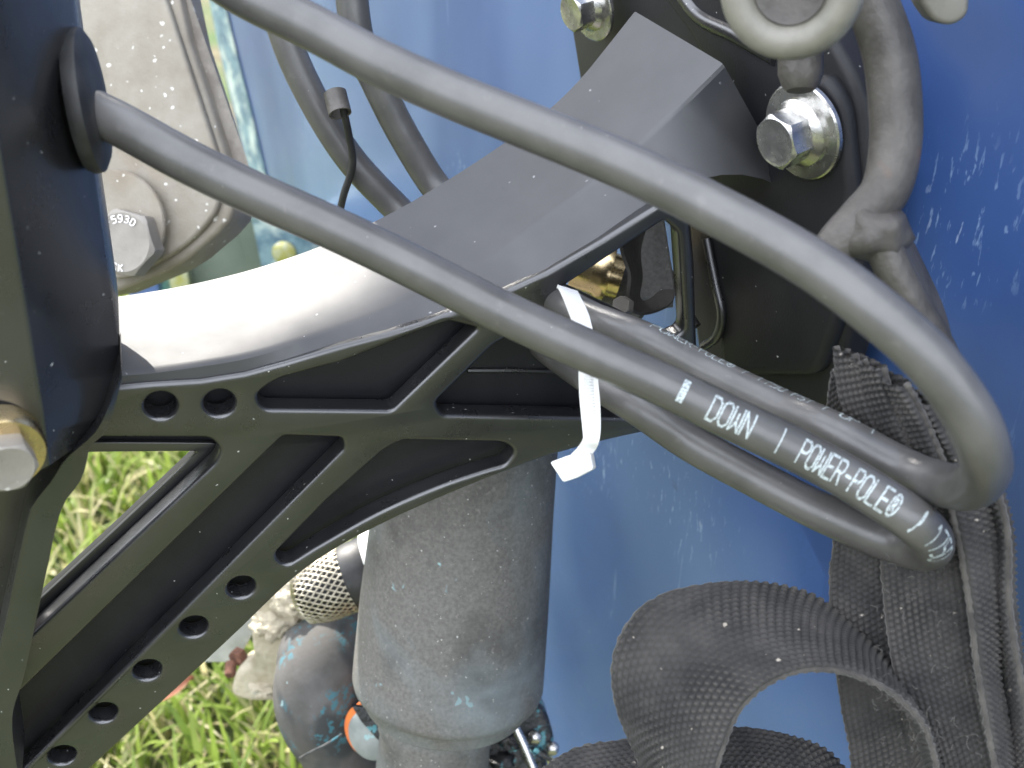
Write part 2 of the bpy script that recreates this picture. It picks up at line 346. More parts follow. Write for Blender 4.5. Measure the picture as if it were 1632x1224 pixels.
gr = blades('grass', 21000, (-1.15, .75, .35, 1.75), .0028, .0075, .03, .095, M['grass'])
gr['label'] = 'coarse bright green lawn grass below the bracket'; gr['category'] = 'grass'
gd = blades('dry_thatch', 9000, (-1.15, .75, .35, 1.75), .0012, .003, .03, .09, M['grass'], lean=1.5)
a_ = gd.data.attributes['tint']; a_.data.foreach_set('value', rng.choice([.8, .95, 1.0, .5], len(gd.data.vertices) // 12).repeat(12).astype(np.float32))
gd['label'] = 'thin straw coloured dry blades among the lawn grass'; gd['category'] = 'dry grass'
wd = MB()
for i in range(3600):
    th = rng.uniform(0, 2 * math.pi); r = rng.uniform(14, 17); z = rng.uniform(0, 4.2); c = Vector((r * math.cos(th), r * math.sin(th), z)); s = rng.uniform(.35, .8)
    a = Vector(rng.normal(size=3)).normalized(); b = a.orthogonal().normalized()
    wd.add([c - a * s, c + b * s * .6, c + a * s, c - b * s * .6], [(0, 1, 2, 3)])
tl = obj('tree_line', wd.v, wd.f, M['foliage'], smooth=False, kind='stuff')
tl['label'] = 'low dark green hedge of trees round the yard'; tl['category'] = 'trees'

# ------------------------------------------------------------ boat hull
boat = thing('boat', 'glossy blue boat with scratched paint standing behind the black bracket', 'boat', onpl(1500, 700, T, KH) * 1)
boat.location.z = 0.1
HE = [(318, -80), (345, 60), (375, 190), (402, 300), (425, 440), (520, 640), (640, 900), (760, 1120), (905, 1225)]
Hd = Vector((-T.y, T.x, 0))
def hw(s_, z): return proj(C + T * KH + Hd * s_ + UP * (z - CAM_H))
def proj(p):
    q = p - C; z = q.dot(CF); return 816 + FPX * q.dot(CR) / z, 612 - FPX * q.dot(CU) / z
sf = (onpl(345, 60, T, KH) - C).dot(Hd); hb_ = onpl(905, 1225, T, KH)
HW = [((onpl(x, y, T, KH) - C).dot(Hd), onpl(x, y, T, KH).z) for x, y in HE] + [(.30, hb_.z + .0), (-.02, .22), (-.04, 1.25), (sf + .01, 1.32)]
O_ = C + T * KH - UP * CAM_H; nh = len(HW)
hv = [O_ + Hd * a_ + UP * z_ for a_, z_ in HW] + [O_ + Hd * a_ + UP * z_ + T * .035 for a_, z_ in HW]
hf = [tuple(range(nh)), tuple(range(nh, 2 * nh))[::-1]] + [(i, (i + 1) % nh, nh + (i + 1) % nh, nh + i) for i in range(nh)]
transom = obj('transom', hv, hf, M['hull'], boat)
# planking of the side that runs forward from the far edge of the transom
e = [onpl(x, y, T, KH + .02) for x, y in HE[:9]]
v, f = loft([e, [p + T * 1.5 - D * 0 for p in e]]); obj('hull_side', v, f, M['hull'], boat)
# chalky worn edge band where the bottom paint ends
ed = [(318, -80), (345, 60), (378, 190), (405, 300), (424, 380)]
v, f = solid([[onpl(x, y, T, KH - .004) for x, y in ed], [onpl(x + 26 - abs(y - 120) * .02, y - 3, T, KH - .0015) for x, y in ed], [onpl(x + 26 - abs(y - 120) * .02, y - 3, T, KH + .004) for x, y in ed], [onpl(x, y, T, KH + .004) for x, y in ed]])
obj('edge_strip', v, f, M['teal'], boat, label='chalky worn teal edge of the hull')

# ------------------------------------------------------------ lower drive hardware seen far left top
arm = thing('motor_arm', 'pitted grey cast metal arm with rounded lower end behind the black slab', 'metal arm', W(240, 200, .62))
nA = (CF + CR * .18 + CU * .10).normalized(); cA = nA.dot(W(220, 300, .62) - C)
outer = [(60, -80), (270, -80), (300, 60), (330, 150), (358, 240), (374, 325), (366, 350), (345, 374), (318, 396), (300, 412), (265, 433), (228, 448), (180, 468), (100, 480)]
v, f = plate(outer, [], nA, cA, .030, bev=.003); obj('arm_plate', v, f, M['pitted'], arm)
# raised rib and darker flanges
def bar_on(pts_a, pts_b, n, c, h, m, name, par, h2=None, **k):
    a = [onpl(x, y, n, c) for x, y in pts_a]; b = [onpl(x, y, n, c) for x, y in pts_b]
    a2 = [onpl(x, y, n, c - h) for x, y in pts_a]; b2 = [onpl(x, y, n, c - (h if h2 is None else h2)) for x, y in pts_b]
    v, f = solid([a, a2, b2, b]); return obj(name, v, f, m, par, smooth=False, **k)
bar_on([(276, -80), (276, 0), (352, 228), (384, 300)], [(304, -80), (304, 0), (392, 250), (405, 292)], nA, cA + .018, .010, M['pitdark'], 'flange', arm)
v, f = plate(rnd([(128, -80), (262, -80), (262, -10), (348, 250), (352, 330, 30), (300, 392, 40), (225, 432, 30), (150, 440), (120, 120)]), [], nA, cA - .0045, .008, bev=.0022, res=3); obj('rib', v, f, M['pitted'], arm)
v, f = plate(rnd([(60, -80), (124, -80), (130, 0), (176, 135), (170, 200), (60, 200)]), [], nA, cA - .003, .005, bev=.0012); obj('pad', v, f, M['pitdark'], arm)
axA = -nA
P = onpl(186, 358, nA, cA - .009); v, f = lathe(P, axA, [(0, .029), (.0022, .029), (.003, .0283), (.003, .012)], 56); obj('washer', v, f, M['pitted'], arm)
P = onpl(211, 387, nA, cA - .012); v, f = hexhead(P - axA * .001, axA, .0188, .012, rot=.35); hb = obj('hex_bolt', v, f, M['grimysteel'], arm, sharp=30)

# unseen outboard added above the frame, its cowling placed to block sun and reflections
om = tag(None, None, None) if False else thing('added_outboard', 'added unseen dark motor shape above the pitted grey arm, blocking sun and reflections', 'outboard motor', Vector((-.42, .72, .75)))
v, f = tube(cat([Vector((-.20, .70, .82)), Vector((-.22, .80, .94)), Vector((-.28, .90, 1.08)), Vector((-.34, .96, 1.22))], 5), [.035] * 5 + [.05] * 5 + [.08] * 6, 20); obj('added_leg', v, f, M['darkrub'], om)
v, f = blob(Vector((-.48, .97, 1.49)), .31, .26, .26, .05, 3, 4, 1); obj('added_cowling', v, f, M['darkrub'], om, sharp=0)

# ------------------------------------------------------------ stroke lettering
def circ_(cx, cy, rx, ry, a0, a1, n=8): return [(cx + rx * math.cos(R_(a0 + (a1 - a0) * i / n)), cy + ry * math.sin(R_(a0 + (a1 - a0) * i / n))) for i in range(n + 1)]
GL = {'D': [[(0, 0), (0, 6), (2.4, 6), (3.6, 4.8), (3.6, 1.2), (2.4, 0), (0, 0)]], 'O': [[(1, 0), (2.6, 0), (3.6, 1), (3.6, 5), (2.6, 6), (1, 6), (0, 5), (0, 1), (1, 0)]],
 'W': [[(0, 6), (0, 0), (1.8, 2.4), (3.6, 0), (3.6, 6)], [(1.8, 2.4), (1.8, 4.5)]], 'N': [[(0, 0), (0, 6), (3.6, 0), (3.6, 6)]], 'P': [[(0, 0), (0, 6), (2.8, 6), (3.6, 5.2), (3.6, 3.8), (2.8, 3), (0, 3)]],
 'E': [[(3.6, 0), (0, 0), (0, 6), (3.6, 6)], [(0, 3), (2.8, 3)]], 'R': [[(0, 0), (0, 6), (2.8, 6), (3.6, 5.2), (3.6, 3.8), (2.8, 3), (0, 3)], [(1.8, 3), (3.6, 0)]], 'L': [[(0, 6), (0, 0), (3.4, 0)]],
 '-': [[(.4, 3), (3.2, 3)]], '/': [[(1.2, -.3), (2.4, 6.3)]], 'I': [[(1.8, 0), (1.8, 6)]], '1': [[(.8, 4.8), (1.9, 6), (1.9, 0)]], '7': [[(0, 6), (3.6, 6), (1.4, 0)]],
 '5': [[(3.4, 6), (.2, 6), (.1, 3.4), (2.6, 3.4), (3.6, 2.6), (3.6, .9), (2.6, 0), (0, 0)]], '0': [[(1, 0), (2.6, 0), (3.6, 1), (3.6, 5), (2.6, 6), (1, 6), (0, 5), (0, 1), (1, 0)]],
 'S': [[(3.5, 5.3), (2.6, 6), (.9, 6), (0, 5.2), (0, 4), (.8, 3.2), (2.8, 2.8), (3.6, 2), (3.6, .9), (2.7, 0), (.8, 0), (0, .7)]], 'F': [[(0, 0), (0, 6), (3.5, 6)], [(0, 3.1), (2.6, 3.1)]],
 '9': [[(.3, 0), (2.4, 0), (3.6, 1.6), (3.6, 5), (2.7, 6), (.9, 6), (0, 5.1), (0, 3.7), (.9, 2.8), (3.5, 2.8)]], '3': [[(0, 5.4), (.9, 6), (2.7, 6), (3.5, 5.2), (3.5, 3.9), (2.6, 3.1), (1.2, 3.1)], [(2.6, 3.1), (3.6, 2.3), (3.6, .8), (2.6, 0), (.8, 0), (0, .6)]],
 'C': [[(3.5, 5), (2.6, 6), (1, 6), (0, 5), (0, 1), (1, 0), (2.6, 0), (3.5, 1)]], 'K': [[(0, 0), (0, 6)], [(3.5, 6), (0, 2.7)], [(1.2, 3.6), (3.6, 0)]], 'U': [[(0, 6), (0, 1), (1, 0), (2.6, 0), (3.6, 1), (3.6, 6)]],
 '|': [[(1.8, -.2), (1.8, 6.2)]], '®': [circ_(1.8, 3, 2.0, 2.9, 0, 360, 12), [(1.1, 1.6), (1.1, 4.6), (2.2, 4.5), (2.3, 3.3), (1.1, 3.1)], [(1.6, 3.1), (2.5, 1.6)]], ' ': []}
def strokes(text, pitch, w, mapf, sub_=.7, wx=None):
    """quads for each stroke; mapf(x, y) -> world point, x runs along in glyph units"""
    mb = MB(); x0 = 0
    for ch in text:
        for pl in GL[ch]:
            for (ax, ay), (bx, by) in zip(pl, pl[1:]):
                d = Vector((bx - ax, by - ay)); L = d.length
                if L < 1e-6: continue
                d /= L; nn = Vector((-d.y, d.x)); k = max(1, int(L / sub_)); e = w * .45
                rows = []
                for i in range(k + 1):
                    t = -e + (L + 2 * e) * i / k; p = Vector((ax, ay)) + d * t
                    rows.append((mapf(x0 + p.x + nn.x * w, p.y + nn.y * w), mapf(x0 + p.x - nn.x * w, p.y - nn.y * w)))
                v = [q for r in rows for q in r]; mb.add(v, [(2 * i, 2 * i + 1, 2 * i + 3, 2 * i + 2) for i in range(k)])
        x0 += pitch
    return mb
# stamped characters on the bolt head
top = P + axA * .0112; e1 = (CR - axA * CR.dot(axA)).normalized(); e2 = (CU - axA * CU.dot(axA)).normalized()
def stamp(text, ang0, step, rad, h, up):
    mb = MB()
    for i, ch in enumerate(text):
        a = R_(ang0 - step * i if up else ang0 + step * i)
        c = top + (e1 * math.cos(a) + e2 * math.sin(a)) * rad
        yd = (e1 * math.cos(a) + e2 * math.sin(a)) * (1 if up else -1); xd = (e1 * math.sin(a) - e2 * math.cos(a)) * (1 if up else -1)
        s = strokes(ch, 5, .42, lambda x, y: c + xd * ((x - 1.8) * h / 6) + yd * ((y - 3) * h / 6) + axA * .0004, sub_=3)
        lo = [q - axA * .0007 for q in s.v]; n = len(s.v); fs = list(s.f)
        for q in s.f: fs += [(q[0], q[1], q[1] + n, q[0] + n), (q[2], q[3], q[3] + n, q[2] + n)]
        mb.add(s.v + lo, fs)
    return mb
s1 = stamp('F593D', 124, 17, .0125, .0036, True); s2 = stamp('CK', 250, 15, .0135, .0036, False)
s1.add(s2.v, s2.f); ob = obj('stamped_marking', s1.v, s1.f, M['steel'], arm, smooth=False); ob.parent = hb

# trim tab: greenish plate under the far edge of the hull, with strip and screw
tab = thing('trim_tab', 'dull green grey plate with chalky strip and yellow screw behind the hose', 'metal plate', W(400, 400, 1.1))
nB = (CF * 1 + CU * .5).normalized(); cB = nB.dot(W(400, 400, 1.15) - C)
v, f = plate([(250, 330), (420, 330), (520, 620), (240, 620)], [], nB, cB, .02, bev=.001); obj('plate', v, f, M['moss'], tab)
v, f = plate([(372, 335), (398, 335), (440, 480), (410, 480)], [], nB, cB - .005, .012, bev=.001); obj('strip', v, f, M['moss'], tab)
v, f = plate([(398, 335), (520, 335), (590, 520), (432, 500)], [], nB, cB - .012, .012, bev=.001); st_ = obj('side_rail', v, f, M['teal'], tab)
P = onpl(453, 402, nB, cB - .013); v, f = lathe(P, -nB, [(0, .012), (.002, .012), (.0035, .0085), (.004, .003)], 28); obj('screw', v, f, M['screw'], tab)
v, f = plate([(268, 440), (295, 415), (306, 480), (276, 480)], [], nB, cB - .02, .012, bev=.001); obj('yellow_block', v, f, M['screw'], tab)
v, f = plate([(205, 440), (250, 440), (256, 490), (205, 490)], [], nB, cB - .02, .012, bev=.001); obj('blue_block', v, f, M['hull'], tab)

# ------------------------------------------------------------ the black bracket
br = thing('mounting_bracket', 'large black metal bracket with curved arch, ribbed side pockets and row of drilled holes', 'bracket', PD(700, 700))
E1p = [(176, 472), (240, 463), (300, 452), (360, 438), (420, 422), (520, 388), (600, 348), (640, 328), (720, 281), (800, 228), (845, 196), (890, 160), (930, 118), (968, 70), (1010, 17)]
E2p = [(176, 592), (240, 589), (333, 575), (390, 566), (450, 549), (544, 518), (610, 494), (657, 473), (705, 452), (748, 431), (800, 396), (864, 347), (944, 295), (1040, 211), (1152, 101)]
E3p = [(176, 618), (240, 612), (320, 607), (390, 596), (450, 580), (544, 552), (620, 532), (680, 513), (740, 492), (800, 468), (870, 436), (960, 384), (1030, 340), (1120, 285), (1278, 320)]
E1 = cat([PD(x, y, .058 + .020 * max(0, (x - 600) / 400)) for x, y in E1p], 5)
E2 = cat([PD(x, y, .004 + .014 * min(1, max(0, (x - 400) / 400))) for x, y in E2p], 5)
E3 = cat([PD(x, y, .0 if x < 1000 else .002) for x, y in E3p[:-1]], 5); E3.pop()
q0, q1, q2, q3 = PD(1120, 285, .002), PD(1175, 268, .004), PD(1232, 276, .007), PD(1278, 320, .011)
E3 += [q0 * (1 - t) ** 3 + q1 * 3 * t * (1 - t) ** 2 + q2 * 3 * t * t * (1 - t) + q3 * t ** 3 for t in (0, .2, .4, .6, .8, 1)]
for E_ in (E1, E2, E3):
    for _ in range(14):
        Q = [p.copy() for p in E_]
        for i in range(1, len(E_) - 1):
            if i > len(E_) - 8 and E_ is E3: continue
            E_[i] = Q[i] * .5 + (Q[i - 1] + Q[i + 1]) * .25
assert len(E3) == len(E1) == len(E2), (len(E1), len(E2), len(E3))
n = len(E1)
def fillet(a, b, c, w):
    p = b + (a - b).normalized() * w; q = b + (c - b).normalized() * w
    return p, (p + q) * .25 + b * .5, q
rows = [[], [], [], [], [], [], []]
for i in range(n):
    p, m_, q = fillet(E1[i], E2[i], E3[i], .0018)
    inner = -UP * .007
    for k, pt in enumerate((E1[i] + UP * -.001, E1[i] + (E2[i] - E1[i]).normalized() * .0012, p, m_, q)): rows[k].append(pt)
    rows[5].append(E3[i] - UP * .001 + D * .002); rows[6].append(E1[i] - UP * .008)
v, f = loft(rows, True); f += [tuple(k * n for k in range(7))[::-1], tuple(k * n + n - 1 for k in range(7))]
obj('arch_flange', v, f, M['blacktop'], br, sharp=25)
# side plate
top_edge = [(x, y) for x, y in [(120, 617)] + E3p[:14]]
outer = top_edge + [(1100, 330), (1108, 420), (1112, 560), (1108, 670, 10), *sm2([(1037, 688), (957, 706), (874, 729), (780, 763), (677, 806), (600, 842), (530, 880), (465, 927), (380, 1008), (290, 1092), (210, 1166), (130, 1240)]), (60, 1320), (-300, 1420), (-300, 620)]
P1 = rnd([(408, 630, 14), (440, 606, 20), (545, 578), (712, 512, 10), (762, 524, 6), (625, 655, 8), (420, 653, 12)])
P2 = rnd([(694, 642, 10), (790, 548, 14), (850, 520, 10), (1078, 640, 12), (1040, 668, 14), (706, 662, 8)])
P3 = rnd([(640, 703, 10), (804, 706, 12), (822, 720, 10), (806, 742, 8), *sm2([(780, 749), (700, 776), (600, 820), (500, 876)]), (456, 904, 14), (436, 886, 14), (520, 800), (612, 718, 12)])
P4 = rnd([(452, 696, 8), (546, 699, 8), (548, 716, 6), (300, 965), (20, 1245), (-60, 1300), (-60, 1190), (37, 1100)])
O1 = rnd([(30, 697), (335, 699, 10), (352, 716, 16), (343, 738, 8), (180, 890), (40, 1022), (-40, 1000)])
TRI = rnd([(893, 462, 6), (979, 405), (1060, 352, 6), (1082, 372, 6), (1092, 530, 12), (1060, 545, 10), (930, 480)])
holes = [(256, 647), (350, 643), (385, 937), (309, 1000), (235, 1069), (165, 1137), (99, 1205)]
v, f = plate(rnd(outer), [P1, P2, P3, P4, O1, TRI], D, KD, .010, bev=.0020, res=3, circ=[(x, y, .0055) for x, y in holes])
obj('side_plate', v, f, M['black'], br, sharp=25)
# web behind the pockets
wo_ = [(120, 600), (300, 598), (545, 545), (717, 490), (880, 420), (893, 455), (930, 472), (1050, 530), (1098, 540), (1095, 660), (1037, 672), (870, 712), (790, 742), (677, 790), (530, 868), (420, 955), (290, 1080), (130, 1225), (60, 1320), (-300, 1420), (-300, 620)]
O2 = rnd([(20, 722), (317, 719, 8), (180, 848), (50, 968), (-30, 950)])
v, f = plate(rnd(wo_), [O2], D, KD + .0135, .006, bev=.0006); obj('web', v, f, M['pocket'], br, sharp=25)
v, f = plate(rnd([(-60, 704), (352, 706, 16), (345, 741, 8), (180, 893), (40, 1025), (-60, 1100)]), [O2], D, KD + .0108, .0020, bev=.0004); obj('opening_lip', v, f, M['black'], br)
# faint cast ridges on the web right of the rib
for a_, b_ in (((745, 590), (890, 592)), ((705, 650), (1000, 656))):
    v, f = tube([PD(*a_, .0133), PD((a_[0] + b_[0]) / 2, (a_[1] + b_[1]) / 2 - 1, .013), PD(*b_, .0133)], .0012, 8); obj('cast_ridge', v, f, M['black'], br)
# mounting plate bolted to the transom
mp_ = rnd([(890, -60), (1240, -60, 30), (1325, 60, 40), (1372, 150, 40), (1385, 300), (1350, 540, 30), (1318, 650, 20), (1140, 690), (1110, 560), (1092, 420), (1072, 345), (1000, 300), (945, 300), (930, 180)])
v, f = plate(mp_, [], T, KM + .006, .016, bev=.004, res=4); obj('mounting_plate', v, f, M['pocket'], br, sharp=30)
raised = rnd([(1010, -60), (1195, -60), (1245, 96, 20), (1270, 130), (1310, 115, 20), (1342, 165, 30), (1356, 300), (1330, 520, 20), (1300, 600, 20), (1150, 600, 20), (1135, 420), (1110, 300), (1160, 180), (1100, 60, 20)])
v, f = plate(raised, [], T, KM, .009, bev=.004, res=4); obj('raised_pad', v, f, M['pocket'], br, sharp=30)
for pts in ([(1085, 372), (1086, 430), (1095, 490), (1110, 520)], [(1126, 380), (1140, 450), (1150, 500), (1143, 535), (1122, 552)]):
    v, f = tube(cat([PT(x, y, -.001) for x, y in pts], 6), .0022, 10); obj('cast_rib', v, f, M['black'], br)
v, f = tube(cat([PT(x, y, .001) for x, y in [(1060, -60), (1110, 20), (1175, 55), (1240, 92)]], 6), .0035, 10); obj('top_ridge', v, f, M['black'], br)
# flange bolts
def flange_bolt(px, py, off, par, m, s=1.0, rot=.2, ax=None, skew=None):
    ax = ax or -T; P = PT(px, py, off) if skew is None else skew
    v, f = lathe(P, ax, [(0, .0185 * s), (.0016 * s, .0185 * s), (.0022 * s, .0178 * s), (.0022 * s, .010 * s)], 44); w = obj('washer', v, f, m, par)
    v, f = lathe(P + ax * .0022 * s, ax, [(0, .0128 * s), (.0015 * s, .0128 * s), (.0030 * s, .0112 * s), (.004 * s, .010 * s)], 40); v2, f2 = hexhead(P + ax * .003 * s, ax, .0108 * s, .0125 * s, rot)
    mb = MB(); mb.add(v, f); mb.add(v2, f2); b = obj('flange_bolt', mb.v, mb.f, m, par, sharp=30); return w, b
axb = (-T + UP * -.10 - D * .12).normalized()
flange_bolt(1282, 208, -.003, br, M['steel'], 1.0, .35, ax=axb)
flange_bolt(945, 10, 0, br, M['steel'], .85, .1, ax=axb, skew=PT(945, 10, -.004))
mb = MB(); v, f = lathe(PT(1282, 208, -.003) + axb * .0150, axb, [(0, .0060), (.0006, .0058), (.0006, .001)], 20)

# ------------------------------------------------------------ pivot housing at the left
ph = thing('pivot_housing', 'near black metal housing standing tall at the left edge with a brass bolt', 'housing', W(60, 500, .34))
ridge = [(-45, -120), (-25, 60), (0, 227), (29, 410), (52, 560), (68, 660), (80, 741)]
redge = [(108, -120), (118, 20), (130, 110), (143, 215), (156, 320), (172, 430), (190, 560), (191, 592), (184, 630), (168, 664), (138, 700)]
zr = [.30, .31, .32, .33, .34, .345, .35]
rdg = cat([onpl(x, y, D, .318) for x, y in ridge], 6)
ref = [W(x, y, .345 + .00006 * max(0, y)) for x, y in redge]; refc = cat(ref, 6)
def resample(P, n):
    d = [0]
    for a, b in zip(P, P[1:]): d.append(d[-1] + (b - a).length)
    out = []; j = 0
    for i in range(n):
        t = d[-1] * i / (n - 1)
        while j < len(d) - 2 and d[j + 1] < t: j += 1
        s = (t - d[j]) / max(1e-9, d[j + 1] - d[j]); out.append(P[j].lerp(P[j + 1], min(1, max(0, s))))
    return out
K = 40; A_ = resample(rdg, K); B_ = resample(refc, K); Lf = [onpl(x, y, D, .318) for x, y in [(-320, -120), (-300, 300), (-260, 700), (-240, 900)]]; Lf = resample(cat(Lf, 6), K)
rows = [[l for l in Lf], [], [], [], [], [b + D * .05 for b in B_], [l + D * .05 for l in Lf]]
for i in range(K):
    p, m_, q = fillet(Lf[i], A_[i], B_[i], .0012); rows[1].append(p); rows[2].append(m_); rows[3].append(q)
    rows[4].append(B_[i])
v, f = solid(rows); obj('housing', v, f, M['black'], ph, sharp=40)
# grommet where the hose comes out
gp0 = W(150, 178, .352); gax = (W(260, 215, .345) - W(150, 178, .360)).normalized(); gax = (CR * 1 + CU * .16 + CF * .12).normalized(); gp0 = W(145, 160, .352)
v, f = lathe(gp0 - gax * .004, gax, [(0, .0180), (.002, .0190), (.0045, .0188), (.0060, .0165), (.0066, .0085)], 36)
v = [gp0 + (p - gp0) - 0 * D for p in v]
# stretch the gland into the tall oval of the photograph
v = [p + CU * ((p - gp0).dot(CU) * .18) for p in v]; obj('gland', v, f, M['darkrub'], ph)
bax = (-D + CR * .25).normalized(); bp = W(2, 712, .345)
v, f = lathe(bp - bax * .004, bax, [(0, .0125), (.008, .0125), (.0095, .0118), (.0095, .009)], 40); fb = obj('brass_washer', v, f, M['brass'], ph)
v, f = hexhead(bp + bax * .004, bax, .0088, .009, .3); obj('bolt_head', v, f, M['grimysteel'], ph, sharp=30)

# ------------------------------------------------------------ link arm below the housing
la = thing('link_arm', 'black metal link arm running down the left side beside the grass', 'arm', W(60, 1000, .38))
o1 = [(193, 588), (170, 650), (147, 690), (103, 727), (80, 762), (53, 796), (40, 830), (12, 960), (-12, 1080), (-30, 1260)]
o2 = [(195, 600), (175, 680), (146, 712), (140, 735), (128, 770), (97, 818), (67, 950), (40, 1075), (20, 1150), (34, 1260)]
a = resample(cat([onpl(x, y, D, .333) for x, y in o1], 6), 50); b = resample(cat([onpl(x, y, D, .333) for x, y in o2], 6), 50)
rows = [[q + D * .022 for q in a], [q for q in a], [], [], [], [q + D * .030 for q in b]]
for i in range(50):
    p, m_, q = fillet(a[i], b[i], b[i] + D * .02, .0009); rows[2].append(a[i].lerp(b[i], .06) - D * .0014); rows[3].append(p); rows[4].append(m_)
v, f = solid(rows); obj('edge_flange', v, f, M['black'], la, sharp=28)
v, f = plate(rnd([(60, 700), (150, 640), (60, 800), (45, 830), (10, 1000), (-25, 1300), (-250, 1300), (-250, 760)]), [], D, KD - .012, .006); obj('arm_web', v, f, M['black'], la)

# ------------------------------------------------------------ hoses
RH = .0069
def hose(label, pts, n=14):
    P = cat([W(*p) for p in pts], n); h = thing('hydraulic_hose', label, 'hose', P[0], 'hydraulic hoses of the anchor')
    v, f = tube(P, RH, 32); o = obj('hose_jacket', v, f, M['rubber'], h, sharp=60); return h, o, P
H1, H1o, P1c = hose('upper grey hydraulic hose crossing from top left to the wide loop at the right',
    [(300, -70, .345), (385, -12, .342), (500, 45, .340), (600, 98, .337), (720, 152, .334), (840, 200, .330), (1000, 266, .322), (1160, 345, .312), (1300, 425, .302), (1400, 500, .296), (1480, 572, .294), (1542, 655, .296), (1567, 712, .301),
     (1570, 752, .312), (1545, 776, .330), (1496, 770, .348), (1430, 743, .362), (1330, 690, .370), (1240, 650, .385), (1120, 592, .40), (1030, 545, .405), (930, 505, .425), (870, 470, .455), (800, 420, .49), (740, 350, .505), (690, 292, .51), (640, 210, .50), (600, 130, .49), (570, 60, .48), (555, -60, .47)])
H2, H2o, P2c = hose('grey hydraulic hose printed DOWN running from the black housing to the lower loop',
    [(150, 178, .352), (200, 203, .350), (300, 258, .350), (400, 306, .352), (540, 368, .356), (660, 426, .358), (800, 497, .360), (920, 552, .360), (1050, 610, .358), (1160, 664, .356), (1260, 712, .354), (1340, 755, .351), (1410, 798, .347), (1456, 830, .346),
     (1482, 856, .353), (1482, 874, .365), (1455, 874, .378), (1400, 856, .388), (1300, 812, .396), (1200, 760, .405), (1100, 705, .41), (1020, 650, .412), (940, 600, .435), (860, 540, .47), (780, 450, .50), (700, 400, .52), (640, 340, .53), (560, 255, .52), (500, 160, .51), (455, 60, .50), (425, -60, .49)])
# printing, wrapped on the jacket
def arclen(P):
    d = [0]
    for a, b in zip(P, P[1:]): d.append(d[-1] + (b - a).length)
    return d
def proj(p):
    q = p - C; z = q.dot(CF); return 816 + FPX * q.dot(CR) / z, 612 - FPX * q.dot(CU) / z
def s_at(P, d, px, py, smax=1e9):
    return min((((proj(P[i])[0] - px) ** 2 + (proj(P[i])[1] - py) ** 2), d[i]) for i in range(len(P)) if d[i] < smax)[1]
def print_on(P, par, text, s0, pitch_m, h_m, w, a0=0.0, smp=None, name='printed_lettering', back=False):
    d = arclen(P); sc = pitch_m / 4.7
    def at(s):
        s = min(max(s, 0), d[-1] - 1e-6); j = max(0, min(len(d) - 2, int(np.searchsorted(d, s)) - 1)); t = (s - d[j]) / (d[j + 1] - d[j])
        p = P[j].lerp(P[j + 1], t); ta = (P[min(j + 2, len(P) - 1)] - P[max(j - 1, 0)]).normalized(); return p, ta
    pm, tm = at(s0)
    eref = (C - pm).normalized()
    def mp2(x, y):
        p, ta = at(s0 + (x * sc if not back else -x * sc)); e = (eref - ta * eref.dot(ta)).normalized(); e2_ = ta.cross(e)
        if e2_.dot(CU) < 0: e2_ = -e2_
        a = a0 + (y - 3) / 6 * h_m / RH; return p + (e * math.cos(a) + e2_ * math.sin(a)) * (RH + .00012)
    s = strokes(text, 4.7, w, mp2, sub_=.6); return obj(name, s.v, s.f, M['print'], par, sharp=0)
d2 = arclen(P2c); half = d2[-1] * .55
print_on(P2c, H2, 'I', s_at(P2c, d2, 1070, 622, half), .006, .0068, .85, a0=.15, name='printed_bar')
print_on(P2c, H2, 'DOWN', s_at(P2c, d2, 1128, 655, half), .0037, .0080, .36, a0=.05)
print_on(P2c, H2, '|', s_at(P2c, d2, 1232, 700, half), .0038, .0080, .30, a0=.05)
print_on(P2c, H2, 'POWER-POLE®', s_at(P2c, d2, 1272, 716, half), .00308, .0080, .38, a0=.05)
print_on(P2c, H2, '/', s_at(P2c, d2, 1446, 822, half), .0032, .0080, .34, a0=.1)
print_on(P2c, H2, '1750', s_at(P2c, d2, 1464, 836, half + .03), .0032, .0080, .36, a0=.1)
d1 = arclen(P1c)
sA = [d1[i] for i in range(len(P1c)) if d1[i] > d1[-1] * .45 and abs(proj(P1c[i])[0] - 1340) < 12]
if sA: print_on(P1c, H1, 'UP | POWER-POLE® / 1750 PSI | UP | POWER-POLE®', min(sA) + .0, .0035, .0045, .20, a0=1.30, back=True) if False else print_on(P1c, H1, 'POWER-POLE® / 1750 PSI | UP |', max(sA) + .075, .0030, .0040, .22, a0=1.18, back=True)

# ------------------------------------------------------------ white cable tie
ct = thing('cable_tie', 'white plastic cable tie round the two hoses and bracket arm with square head', 'cable tie', W(925, 700, .40))
def ribbon(L_, R__, th):
    """flat band between two edge curves, thickness th"""
    n = len(L_); rows = [[], [], [], []]
    for i in range(n):
        t = (L_[min(i + 1, n - 1)] - L_[max(i - 1, 0)]).normalized(); w = (R__[i] - L_[i]).normalized(); nn = t.cross(w).normalized()
        rows[0].append(L_[i] + nn * th / 2); rows[1].append(R__[i] + nn * th / 2); rows[2].append(R__[i] - nn * th / 2); rows[3].append(L_[i] - nn * th / 2)
    return solid(rows)
Lp = [(888, 456, .425), (893, 462, .412), (903, 485, .400), (912, 510, .392), (921, 540, .386), (923, 570, .384), (922, 600, .384), (924, 640, .384), (928, 680, .385), (929, 700, .383), (920, 716, .388), (900, 735, .392)]
Rp = [(920, 466, .425), (924, 475, .412), (936, 500, .400), (943, 525, .392), (950, 552, .386), (952, 575, .384), (953, 605, .384), (956, 640, .384), (957, 680, .385), (955, 700, .383), (948, 716, .388), (932, 735, .392)]
v, f = ribbon(cat([W(*p) for p in Lp], 6), cat([W(*p) for p in Rp], 6), .0012); obj('strap', v, f, M['white'], ct)
hd = [(876, 737), (905, 726), (940, 722), (945, 748), (918, 762), (897, 769)]
